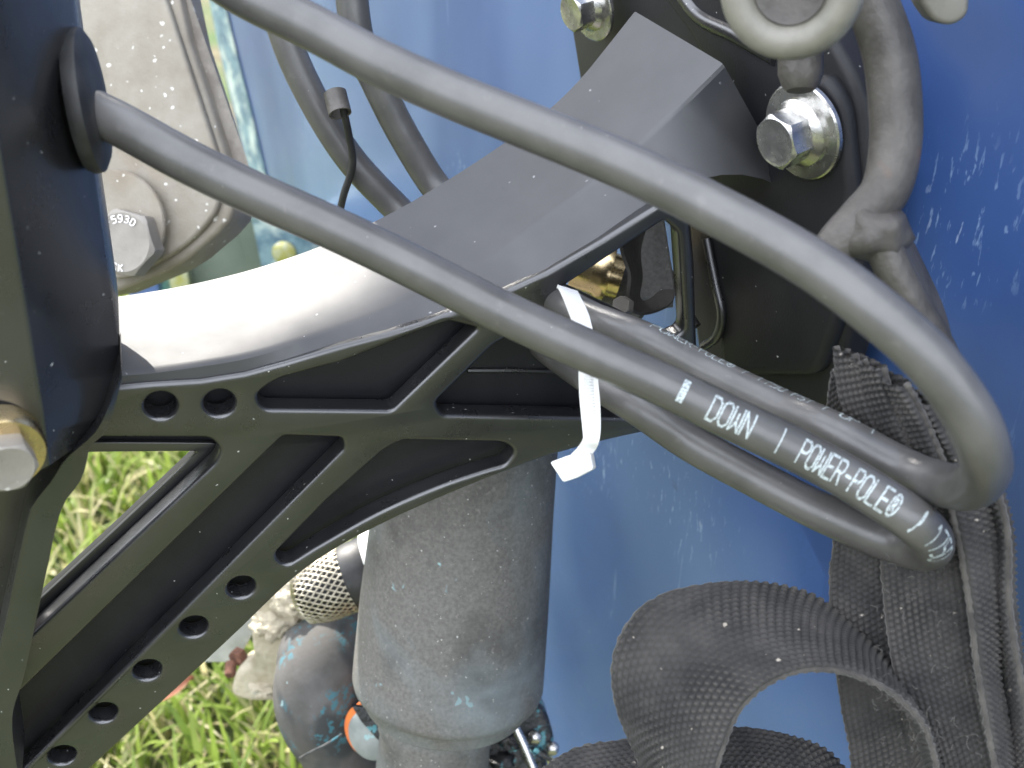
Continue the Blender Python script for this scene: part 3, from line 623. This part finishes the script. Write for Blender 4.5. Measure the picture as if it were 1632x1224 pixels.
hn = (CF + CR * .3).normalized(); v, f = plate(rnd([(p[0], p[1], 4) for p in hd]), [], hn, hn.dot(W(910, 745, .386) - C), .006, bev=.0008, res=3); obj('head', v, f, M['white'], ct)

v, f = plate(rnd([(890, 736, 3), (928, 731, 3), (933, 750, 3), (900, 757, 3)]), [], hn, hn.dot(W(910, 745, .384) - C) , .004, bev=.0006); obj('pawl_box', v, f, M['white'], ct)
tm = MB()
for i in range(34):
    t = .42 + .40 * i / 34; Lc = cat([W(*p) for p in Lp], 6); Rc = cat([W(*p) for p in Rp], 6); j = t * (len(Lc) - 1); a = Lc[int(j)].lerp(Lc[int(j) + 1], j % 1); b = Rc[int(j)].lerp(Rc[int(j) + 1], j % 1)
    o_ = (C - a).normalized() * .0007; v, f = tube([a.lerp(b, .25) + o_, a.lerp(b, .75) + o_], .00022, 5); tm.add(v, f)
obj('ratchet_teeth', tm.v, tm.f, M['white'], ct, sharp=0)

# ------------------------------------------------------------ webbing tie-down strap
def webbing(name, A, B, par, th=.0022, pu=.0023, cells=None, label=None, amp=.0014, selv=True):
    dA = arclen(A); L_ = dA[-1]; nu = max(8, int(L_ / pu * 4)); wid = (A[len(A) // 2] - B[len(B) // 2]).length
    nc = cells or max(3, int(wid / .0021)); nv = nc * 4
    a = resample(A, nu + 1); b = resample(B, nu + 1)
    Aa = np.array([list(p) for p in a]); Bb = np.array([list(p) for p in b])
    tt = np.linspace(0, 1, nv + 1)[None, :, None]; G = Aa[:, None, :] * (1 - tt) + Bb[:, None, :] * tt
    du = np.gradient(G, axis=0); dv = np.gradient(G, axis=1); nn = np.cross(du, dv); nn /= np.linalg.norm(nn, axis=2, keepdims=True) + 1e-12
    u = np.linspace(0, L_ / pu, nu + 1)[:, None]; vv = np.linspace(0, nc, nv + 1)[None, :]
    cell = np.floor(vv - 1e-6); fr = vv - cell
    h = (0.5 + .5 * np.cos(2 * np.pi * (u + .5 * (cell % 2)) + 0.9 * (fr - .5))) * np.sqrt(np.clip(1 - (2 * fr - 1) ** 2 * .85, 0, 1)) + .35 * np.sqrt(np.clip(1 - (2 * fr - 1) ** 2, 0, 1))
    h = h * amp * (1 + .35 * np.sin(u * .31 + 1.3) * np.sin(vv * .37)) + .0004 * np.sin(u * .09 + vv * .2)
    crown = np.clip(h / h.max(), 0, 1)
    top_ = G + nn * (th / 2 + h)[:, :, None]; bot = G - nn * (th / 2 + h[::-1, ::-1] * .8)[:, :, None]
    nV = (nu + 1) * (nv + 1); V = np.concatenate([top_.reshape(-1, 3), bot.reshape(-1, 3)])
    I = np.arange(nV).reshape(nu + 1, nv + 1); q = np.stack([I[:-1, :-1], I[:-1, 1:], I[1:, 1:], I[1:, :-1]], -1).reshape(-1, 4)
    q2 = q[:, ::-1] + nV; s1_ = np.stack([I[:-1, 0], I[1:, 0], I[1:, 0] + nV, I[:-1, 0] + nV], -1); s2_ = np.stack([I[1:, -1], I[:-1, -1], I[:-1, -1] + nV, I[1:, -1] + nV], -1)
    F = np.concatenate([q, q2, s1_, s2_]); me = bpy.data.meshes.new(name); off = np.array(par.location)
    me.vertices.add(len(V)); me.vertices.foreach_set('co', (V - off).reshape(-1)); me.loops.add(F.size); me.loops.foreach_set('vertex_index', F.reshape(-1).astype(np.int32))
    me.polygons.add(len(F)); me.polygons.foreach_set('loop_start', np.arange(0, F.size, 4, dtype=np.int32)); me.update(calc_edges=True); me.shade_smooth(); me.materials.append(M['webbing'])
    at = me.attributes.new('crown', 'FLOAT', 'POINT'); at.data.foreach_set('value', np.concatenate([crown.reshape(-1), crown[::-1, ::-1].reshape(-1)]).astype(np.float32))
    o = bpy.data.objects.new(name, me); COL.objects.link(o); o.parent = par
    if label: o['label'] = label
    if selv:
        for nm, E in (('selvedge', a), ('selvedge', b)):
            P = E[::2]; P = [p + Vector(rng.normal(size=3)) * .00012 for p in P]; r = [.0011 + .00022 * math.sin(i * 1.9) for i in range(len(P))]
            v, f = tube(P, r, 8); e_ = obj(nm, v, f, M['fuzz'], par, sharp=0); e_.parent = o
    return o
lp = thing('strap_loop', 'wide faded black webbing strap curled into a loop at the bottom', 'strap', W(1250, 1250, .40))
near = [(1105, 1330, .385), (1128, 1270, .383), (1150, 1195, .380), (1180, 1128, .378), (1232, 1084, .376), (1300, 1066, .375), (1370, 1078, .375), (1432, 1112, .377), (1474, 1160, .380), (1494, 1230, .386), (1500, 1310, .392)]
far_ = [(1060, 1300, .410), (1020, 1210, .408), (985, 1125, .405), (982, 1040, .403), (1035, 962, .401), (1150, 932, .402), (1262, 945, .404), (1340, 990, .406), (1400, 1055, .408), (1440, 1150, .412), (1460, 1290, .416)]
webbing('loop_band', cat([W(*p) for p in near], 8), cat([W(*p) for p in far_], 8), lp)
ls = thing('strap_tail', 'flat end of faded black webbing strap lying under the loop at the bottom edge', 'strap', W(1100, 1230, .44))
fa = [(850, 1240, .445), (915, 1197, .442), (990, 1183, .44), (1080, 1171, .44), (1180, 1163, .44), (1262, 1178, .44), (1325, 1210, .438), (1370, 1290, .435)]
ne = [(880, 1400, .41), (960, 1370, .405), (1030, 1350, .40), (1110, 1345, .40), (1190, 1340, .40), (1262, 1350, .40), (1310, 1370, .40), (1340, 1420, .40)]
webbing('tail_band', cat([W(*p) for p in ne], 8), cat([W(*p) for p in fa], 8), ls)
sb = thing('tie_down_strap', 'long frayed black webbing tie-down strap folded over itself along the right side', 'strap', W(1480, 900, .39))
def zoff(pts, z0, z1): return [W(x, y, z0 + (z1 - z0) * i / (len(pts) - 1)) for i, (x, y) in enumerate(pts)]
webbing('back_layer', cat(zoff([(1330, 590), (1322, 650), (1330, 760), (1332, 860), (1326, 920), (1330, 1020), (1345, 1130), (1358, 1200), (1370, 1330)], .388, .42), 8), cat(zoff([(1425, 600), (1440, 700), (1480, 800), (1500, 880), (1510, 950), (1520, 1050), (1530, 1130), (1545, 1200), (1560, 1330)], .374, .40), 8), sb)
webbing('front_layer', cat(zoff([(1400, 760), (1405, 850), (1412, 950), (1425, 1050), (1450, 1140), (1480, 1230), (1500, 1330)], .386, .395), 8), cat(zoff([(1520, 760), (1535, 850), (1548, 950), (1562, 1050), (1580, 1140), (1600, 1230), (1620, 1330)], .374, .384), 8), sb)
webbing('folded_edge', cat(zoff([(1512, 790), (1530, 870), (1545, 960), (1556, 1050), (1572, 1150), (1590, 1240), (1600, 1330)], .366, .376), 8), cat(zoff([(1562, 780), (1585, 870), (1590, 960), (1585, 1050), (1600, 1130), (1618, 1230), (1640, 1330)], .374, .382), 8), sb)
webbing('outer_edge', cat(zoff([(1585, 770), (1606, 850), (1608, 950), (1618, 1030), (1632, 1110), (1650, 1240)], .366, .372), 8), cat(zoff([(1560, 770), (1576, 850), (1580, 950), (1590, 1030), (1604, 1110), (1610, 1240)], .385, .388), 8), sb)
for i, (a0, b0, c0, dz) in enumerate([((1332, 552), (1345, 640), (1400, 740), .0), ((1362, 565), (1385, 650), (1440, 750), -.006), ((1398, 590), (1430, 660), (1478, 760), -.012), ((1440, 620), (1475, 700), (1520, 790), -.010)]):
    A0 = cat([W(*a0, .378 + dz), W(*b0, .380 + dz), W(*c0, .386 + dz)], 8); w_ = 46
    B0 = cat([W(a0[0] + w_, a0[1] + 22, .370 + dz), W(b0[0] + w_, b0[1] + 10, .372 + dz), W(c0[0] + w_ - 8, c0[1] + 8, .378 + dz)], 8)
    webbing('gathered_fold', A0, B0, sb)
# frayed threads on the strap
fr_ = MB()
for i in range(70):
    x, y = rng.uniform(1390, 1570), rng.uniform(880, 1215); p = W(x, y, .376); a = rng.uniform(0, 6.28); L_ = rng.uniform(.001, .004)
    q = [p, p + (CR * math.cos(a) + CU * math.sin(a)) * L_ * .5 - CF * .001, p + (CR * math.cos(a + .6) + CU * math.sin(a + .6)) * L_]
    v, f = tube(cat(q, 3), .00012, 4, cap=False); fr_.add(v, f)
o = obj('frayed_threads', fr_.v, fr_.f, M['fuzz'], sb, sharp=0, kind='stuff')

# ------------------------------------------------------------ iron hook at the right
hk = thing('iron_hook', 'bent black iron hook with rust spots hanging against the blue hull', 'hook', W(1430, 220, .36))
hp = cat([W(*p) for p in [(1345, -90, .352), (1372, -40, .353), (1396, 20, .354), (1418, 90, .355), (1427, 170, .356), (1426, 240, .357), (1410, 305, .358), (1370, 350, .360), (1336, 388, .362), (1318, 425, .366)]], 10)
rr = [.0070 + .0012 * math.sin(min(1, i / len(hp) * 1.25) * math.pi) for i in range(len(hp))]
v, f = tube(hp, rr, 24); obj('hook_rod', v, f, M['iron'], hk)
v, f = tube(cat([W(*p) for p in [(1398, 365, .357), (1420, 420, .358), (1450, 480, .360), (1480, 530, .362), (1510, 590, .364)]], 8), .0058, 20); obj('side_rod', v, f, M['iron'], hk)
v, f = ribbon(cat([W(*p) for p in [(1405, 360, .366), (1440, 420, .366), (1466, 490, .366), (1490, 560, .366), (1500, 600, .366)]], 6), cat([W(*p) for p in [(1432, 358, .380), (1462, 420, .380), (1494, 490, .380), (1512, 560, .380), (1515, 600, .380)]], 6), .004); obj('strap_lug', v, f, M['iron'], hk)
v, f = blob(W(1396, 372, .358), .0105, .0095, .0095, .25, 5, 3, 2); obj('weld_bead', v, f, M['iron'], hk, sharp=0)

eb = thing('eye_bolt', 'blurred ivory ring with grey stud end hanging above the silver bolt', 'eye bolt', W(1255, 20, .31))
ax = (CF * .75 + CR * .35 + CU * .35).normalized(); cc = W(1262, -22, .315)
e1_ = (CR - ax * CR.dot(ax)).normalized(); e2_ = ax.cross(e1_)
ring = [cc + (e1_ * math.cos(t) + e2_ * math.sin(t)) * .0150 for t in np.linspace(0, 2 * math.pi, 49)]
v, f = tube(ring, .0050, 16, cap=False); obj('ring', v, f, M['ivory'], eb)
v, f = lathe(cc + ax * .003, ax, [(-.003, .003), (-.0055, .010), (-.004, .0125), (.006, .0125)], 36); obj('disc', v, f, M['iron'], eb)
v, f = tube(cat([W(*p) for p in [(1150, -120, .33), (1170, -40, .33), (1205, 10, .335)]], 6), .006, 16); obj('shank', v, f, M['ivory'], eb)
v, f = lathe(W(1276, 50, .375), (W(1276, 150, .375) - W(1276, 50, .375)).normalized(), [(0, .0074), (.014, .0074), (.0175, .0062), (.0195, .0045), (.0195, .001)], 28)
tag(obj('rubber_stud', v, f, M['iron']), 'short dark round ended stud just above the silver bolt washer', 'stud')
mb = MB()
hn2 = (CF + CU * .4).normalized(); v, f = plate(rnd([(1455, -60), (1550, -60), (1545, 25, 14), (1520, 42, 14), (1490, 36, 14), (1468, 5, 12)]), [], hn2, hn2.dot(W(1500, 0, .36) - C), .012, bev=.002, res=3)
tag(obj('hull_fitting', v, f, M['ivory']), 'small cream plastic fitting on the blue hull at the top right edge', 'fitting')

# ------------------------------------------------------------ clamp on the background hose and thin cable
v, f = lathe(W(538, 150, .49) - CU * .004, (CU * .9 + CR * -.25 + CF * .2), [(-.005, .0050), (.005, .0050), (.005, .0042), (-.005, .0042), (-.005, .0050)], 30, cap=False)
tag(obj('hose_clip', v, f, M['iron']), 'small open metal clip between the two background hoses', 'clip')
v, f = tube(cat([W(*p) for p in [(545, 165, .49), (556, 215, .50), (562, 262, .51), (548, 310, .52), (538, 350, .53), (520, 400, .53)]], 8), .0017, 10)
tag(obj('thin_cable', v, f, M['darkrub']), 'thin black cable dangling below the small metal clip', 'cable')

# ------------------------------------------------------------ fittings seen through the triangular opening
v, f = lathe(W(915, 420, .56), (W(965, 450, .56) - W(915, 435, .56)), [(0, .012), (.012, .0125), (.014, .014), (.018, .014), (.0185, .011), (.024, .011)], 32); 
tag(obj('brass_fitting', v, f, M['brass']), 'shiny brass fitting glimpsed in the bracket opening beside the white tie', 'fitting')
v, f = lathe(W(945, 440, .575), (W(1010, 500, .575) - W(945, 452, .575)), [(0, .014), (.030, .015), (.032, .013)], 32)
tag(obj('dark_barrel', v, f, M['sleeve']), 'rough dark barrel beside the brass fitting in the bracket opening', 'barrel')
hc = thing('band_clamp', 'dark metal band clamp with screw in the bracket opening', 'clamp', W(1030, 450, .50))
A0 = cat([W(x, y, z) for x, y, z in [(985, 340, .49), (990, 395, .485), (1003, 440, .485), (1000, 480, .49), (1012, 498, .50), (1040, 498, .505), (1072, 480, .51), (1075, 440, .52), (1050, 420, .53)]], 6)
B0 = cat([W(x, y, z) for x, y, z in [(1040, 330, .51), (1020, 395, .51), (1022, 440, .51), (1018, 470, .51), (1026, 480, .512), (1045, 470, .515), (1062, 440, .52), (1060, 420, .525), (1048, 405, .53)]], 6)
v, f = ribbon(A0, B0, .0015); obj('band', v, f, M['iron'], hc)
v, f = plate([(985, 330), (1055, 330), (1074, 452), (1072, 490), (1012, 498), (1003, 440)], [], nA, nA.dot(W(1030, 440, .515) - C), .006, bev=.001); obj('saddle', v, f, M['sleeve'], hc)
v, f = hexhead(W(997, 488, .485), (-CF - CR * .5).normalized(), .0042, .006, .2); obj('clamp_nut', v, f, M['grimysteel'], hc)

# ------------------------------------------------------------ big grey sleeve and what hangs below it
sl = thing('rubber_sleeve', 'large weathered grey rubber sleeve pipe with blue green specks under the bracket', 'pipe sleeve', W(735, 1000, .62))
p0 = W(755, 640, .575); p1 = W(714, 1078, .618); ax = (p1 - p0); L_ = ax.length; k = lambda px, z: px * z / FPX
prof = [(-.02, k(138, .575)), (0, k(139, .575)), (L_ * .35, k(144, .59)), (L_ * .7, k(149, .61)), (L_ * .93, k(150, .622)), (L_ * 1.01, k(151, .622)), (L_ * 1.035, k(148, .622)), (L_ * 1.055, k(136, .622)), (L_ * 1.065, k(131, .625)), (L_ * 1.10, k(129, .625)), (L_ * 1.11, k(125, .625)), (L_ * 1.112, k(88, .63))]
v, f = lathe(p0, ax, prof, 96, wob=.012); obj('sleeve', v, f, M['sleeve'], sl, sharp=45)
prof = [(L_ * 1.03, k(86, .63)), (L_ * 1.105, k(90, .63)), (L_ * 1.115, k(92, .63)), (L_ * 1.2, k(92, .63)), (L_ * 1.22, k(88, .63)), (L_ * 1.7, k(90, .66))]
v, f = lathe(p0 - CR * .004, ax, prof, 64); obj('lower_tube', v, f, M['sleeve'], sl)
eb2 = thing('rubber_elbow', 'dark grey rubber elbow speckled with blue patina left of the big sleeve', 'pipe elbow', W(520, 1100, .70))
pts = [(640, 1000, .72), (590, 1020, .715), (545, 1045, .70), (515, 1085, .69), (515, 1140, .69), (545, 1200, .70), (590, 1280, .71)]
P = cat([W(*p) for p in pts], 8); rr = [k(62 + 16 * math.sin(min(1, i / len(P) * 1.3) * math.pi), .7) for i in range(len(P))]
v, f = tube(P, rr, 48); obj('elbow_body', v, f, M['elbow'], eb2)
v, f = blob(W(509, 1060, .70), k(70, .7), k(70, .7), k(84, .7), .06, 5, 4, 3); obj('elbow_shoulder', v, f, M['elbow'], eb2, sharp=0)
v, f = tube(cat([W(*p) for p in [(478, 1208, .655), (500, 1196, .648), (520, 1186, .645), (545, 1170, .648)]], 6), .0007, 8); obj('seam', v, f, M['elbow'], eb2)
an = thing('orange_rimmed_anode', 'small pale disc with orange rim tucked against the big sleeve', 'anode', W(580, 1160, .66))
axn = (-CF + CR * -.45 + CU * -.1).normalized(); pc = W(588, 1165, .655)
v, f = lathe(pc, -axn, [(0, .0165), (.012, .0172), (.012, .008)], 40); obj('orange_rim', v, f, M['orange'], an)
v, f = lathe(pc + axn * .0 + CU * -.002 + CR * .0015, axn, [(-.001, .0150), (.0015, .0148), (.0025, .013), (.0025, .001)], 40); obj('disc', v, f, M['anode'], an)

# mesh strainer
ms = thing('mesh_strainer', 'round wire mesh strainer cap with black rubber band behind the bracket', 'strainer', W(520, 930, .64))
a0 = W(470, 958, .655); a1 = W(600, 905, .655); axm = (a1 - a0).normalized(); e1m = (UP - axm * UP.dot(axm)).normalized(); e2m = axm.cross(e1m)
def barrel(t): return k(52, .65) * (0.72 + .28 * math.sin(min(1, t * 1.5) * math.pi / 2)) * (1 if t > .12 else (.35 + t * 5.4))
Lm = k(96, .65); mb = MB()
for s_ in (1, -1):
    for j in range(30):
        P = []
        for i in range(15):
            t = i / 14; a = 2 * math.pi * j / 30 + s_ * t * 1.3; r = barrel(t) + .0003 * s_ * math.cos(i * math.pi); P.append(a0 + axm * (t * Lm) + (e1m * math.cos(a) + e2m * math.sin(a)) * r)
        v, f = tube(P, .00055, 5, cap=False); mb.add(v, f)
obj('wire_mesh', mb.v, mb.f, M['mesh'], ms, sharp=0, kind='stuff')
v, f = lathe(a0, axm, [(0.001, .004), (.3 * Lm, barrel(.3) - .002), (Lm, barrel(1) - .0015)], 32); obj('inner_core', v, f, M['darkrub'], ms)
v, f = lathe(a0 + axm * Lm, axm, [(-.001, barrel(1) - .001), (0, barrel(1) + .0012), (.002, barrel(1) + .0016), (.013, barrel(1) + .0018), (.015, barrel(1) + .0005)], 48); obj('rubber_band', v, f, M['darkrub'], ms)
v, f = lathe(a0 + axm * (Lm + .014), axm, [(0, barrel(1) + .003), (.02, barrel(1) + .006), (.05, barrel(1) + .008)], 48)
tag(obj('white_housing', v, f, M['whitepaint']), 'off-white round housing behind the wire mesh strainer', 'housing')

# cream casting and flat bar
nC = (CF * .9 + CU * .45 + CR * .2).normalized(); cC = nC.dot(W(430, 1030, .72) - C)
cst = thing('casting', 'crusted cream coloured metal casting with rusty bolt beside the grey elbow', 'casting', W(430, 1030, .72))
co = rnd([(395, 960, 10), (470, 905, 20), (560, 900), (600, 1050), (500, 1130), (450, 1121, 6), (392, 1121, 16), (364, 1108, 12), (374, 1070, 14), (404, 1058, 14), (398, 1020, 12)])
v, f = plate(co, [], nC, cC, .022, bev=.005, res=4); obj('casting_body', v, f, M['cream'], cst, sharp=60)
for (x, y, r) in ((446, 985, 40), (425, 1090, 26), (470, 940, 40)):
    v, f = blob(onpl(x, y, nC, cC + .004), k(r, .72), k(r, .72), k(r, .72) * .5, .45, 11, 4, x); obj('casting_lump', v, f, M['cream'], cst, sharp=0)
v, f = hexhead(onpl(384, 1042, nC, cC - .004), (-nC + CR * -.3).normalized(), .0056, .006, .5); obj('rusty_bolt', v, f, M['rust'], cst, sharp=30)
v, f = lathe(onpl(380, 1046, nC, cC - .004) + (-nC - CR * .3).normalized() * .007, (-nC + CR * .3 - CU * .5).normalized(), [(0, .0036), (.008, .0036), (.009, .003)], 16); obj('bolt_tip', v, f, M['rust'], cst)
v, f = plate([(150, 1054), (376, 1056), (408, 1000), (408, 930), (150, 930)], [], nC, cC + .012, .006, bev=.0008)
tag(obj('flat_bar', v, f, M['galv']), 'pale galvanised flat bar behind the lowest arm of the bracket', 'metal bar')

# crusted outlet right of sleeve, black strip left
oc = thing('crusted_outlet', 'black crusted outlet with blue patina and two rivets below the big sleeve', 'outlet', W(840, 1180, .68))
co = rnd([(770, 1130, 10), (850, 1112, 14), (874, 1140, 14), (886, 1185, 14), (870, 1218, 10), (900, 1290), (760, 1290)])
nE = (CF + CR * -.1 + CU * .1).normalized(); cE = nE.dot(W(830, 1180, .67) - C)
v, f = plate(co, [], nE, cE, .03, bev=.004, res=3); obj('outlet_body', v, f, M['crust'], oc, sharp=50)
for (x, y, r) in ((815, 1175, 22), (850, 1200, 18), (800, 1210, 20)):
    v, f = blob(onpl(x, y, nE, cE), k(r, .67), k(r, .67), k(r, .67) * .6, .5, 9, 3, x); obj('crust_lump', v, f, M['crust'], oc, sharp=0)
for (x, y) in ((852, 1174), (880, 1192)):
    v, f = lathe(onpl(x, y, nE, cE - .002), (-nE - CR * .2).normalized(), [(0, .0042), (.002, .004), (.0035, .0025), (.004, .0005)], 20); obj('rivet', v, f, M['steel'], oc)
v, f = tube(cat([W(x, y, .655) for x, y in [(852, 1195), (866, 1204), (878, 1212)]], 4), .0012, 8); obj('wire_rib', v, f, M['crust'], oc)
v, f = tube(cat([W(x, y, .655) for x, y in [(822, 1160), (836, 1190), (850, 1225)]], 4), .0028, 10); obj('side_rib', v, f, M['steel'], oc)
bs_ = plate(rnd([(560, 1125), (596, 1130), (612, 1150), (614, 1190), (600, 1178), (575, 1150)]), [], nE, nE.dot(W(590, 1150, .64) - C), .004, bev=.0008)
tag(obj('crusted_strip', bs_[0], bs_[1], M['crust']), 'short black crusted strip at the lower left rim of the sleeve', 'strip')

# dead leaf on the grass
A0 = cat([W(228, 1118, .93), W(250, 1092, .925), W(272, 1074, .92), (W(308, 1076, .915))], 6); B0 = cat([W(232, 1121, .93), W(262, 1116, .92), W(285, 1102, .915), W(309, 1078, .915)], 6)
v, f = loft([A0, [a.lerp(b, .5) - UP * .004 for a, b in zip(A0, B0)], B0])
tag(obj('dead_leaf', v, f, M['leaf']), 'curled reddish brown dead leaf lying in the grass', 'leaf')
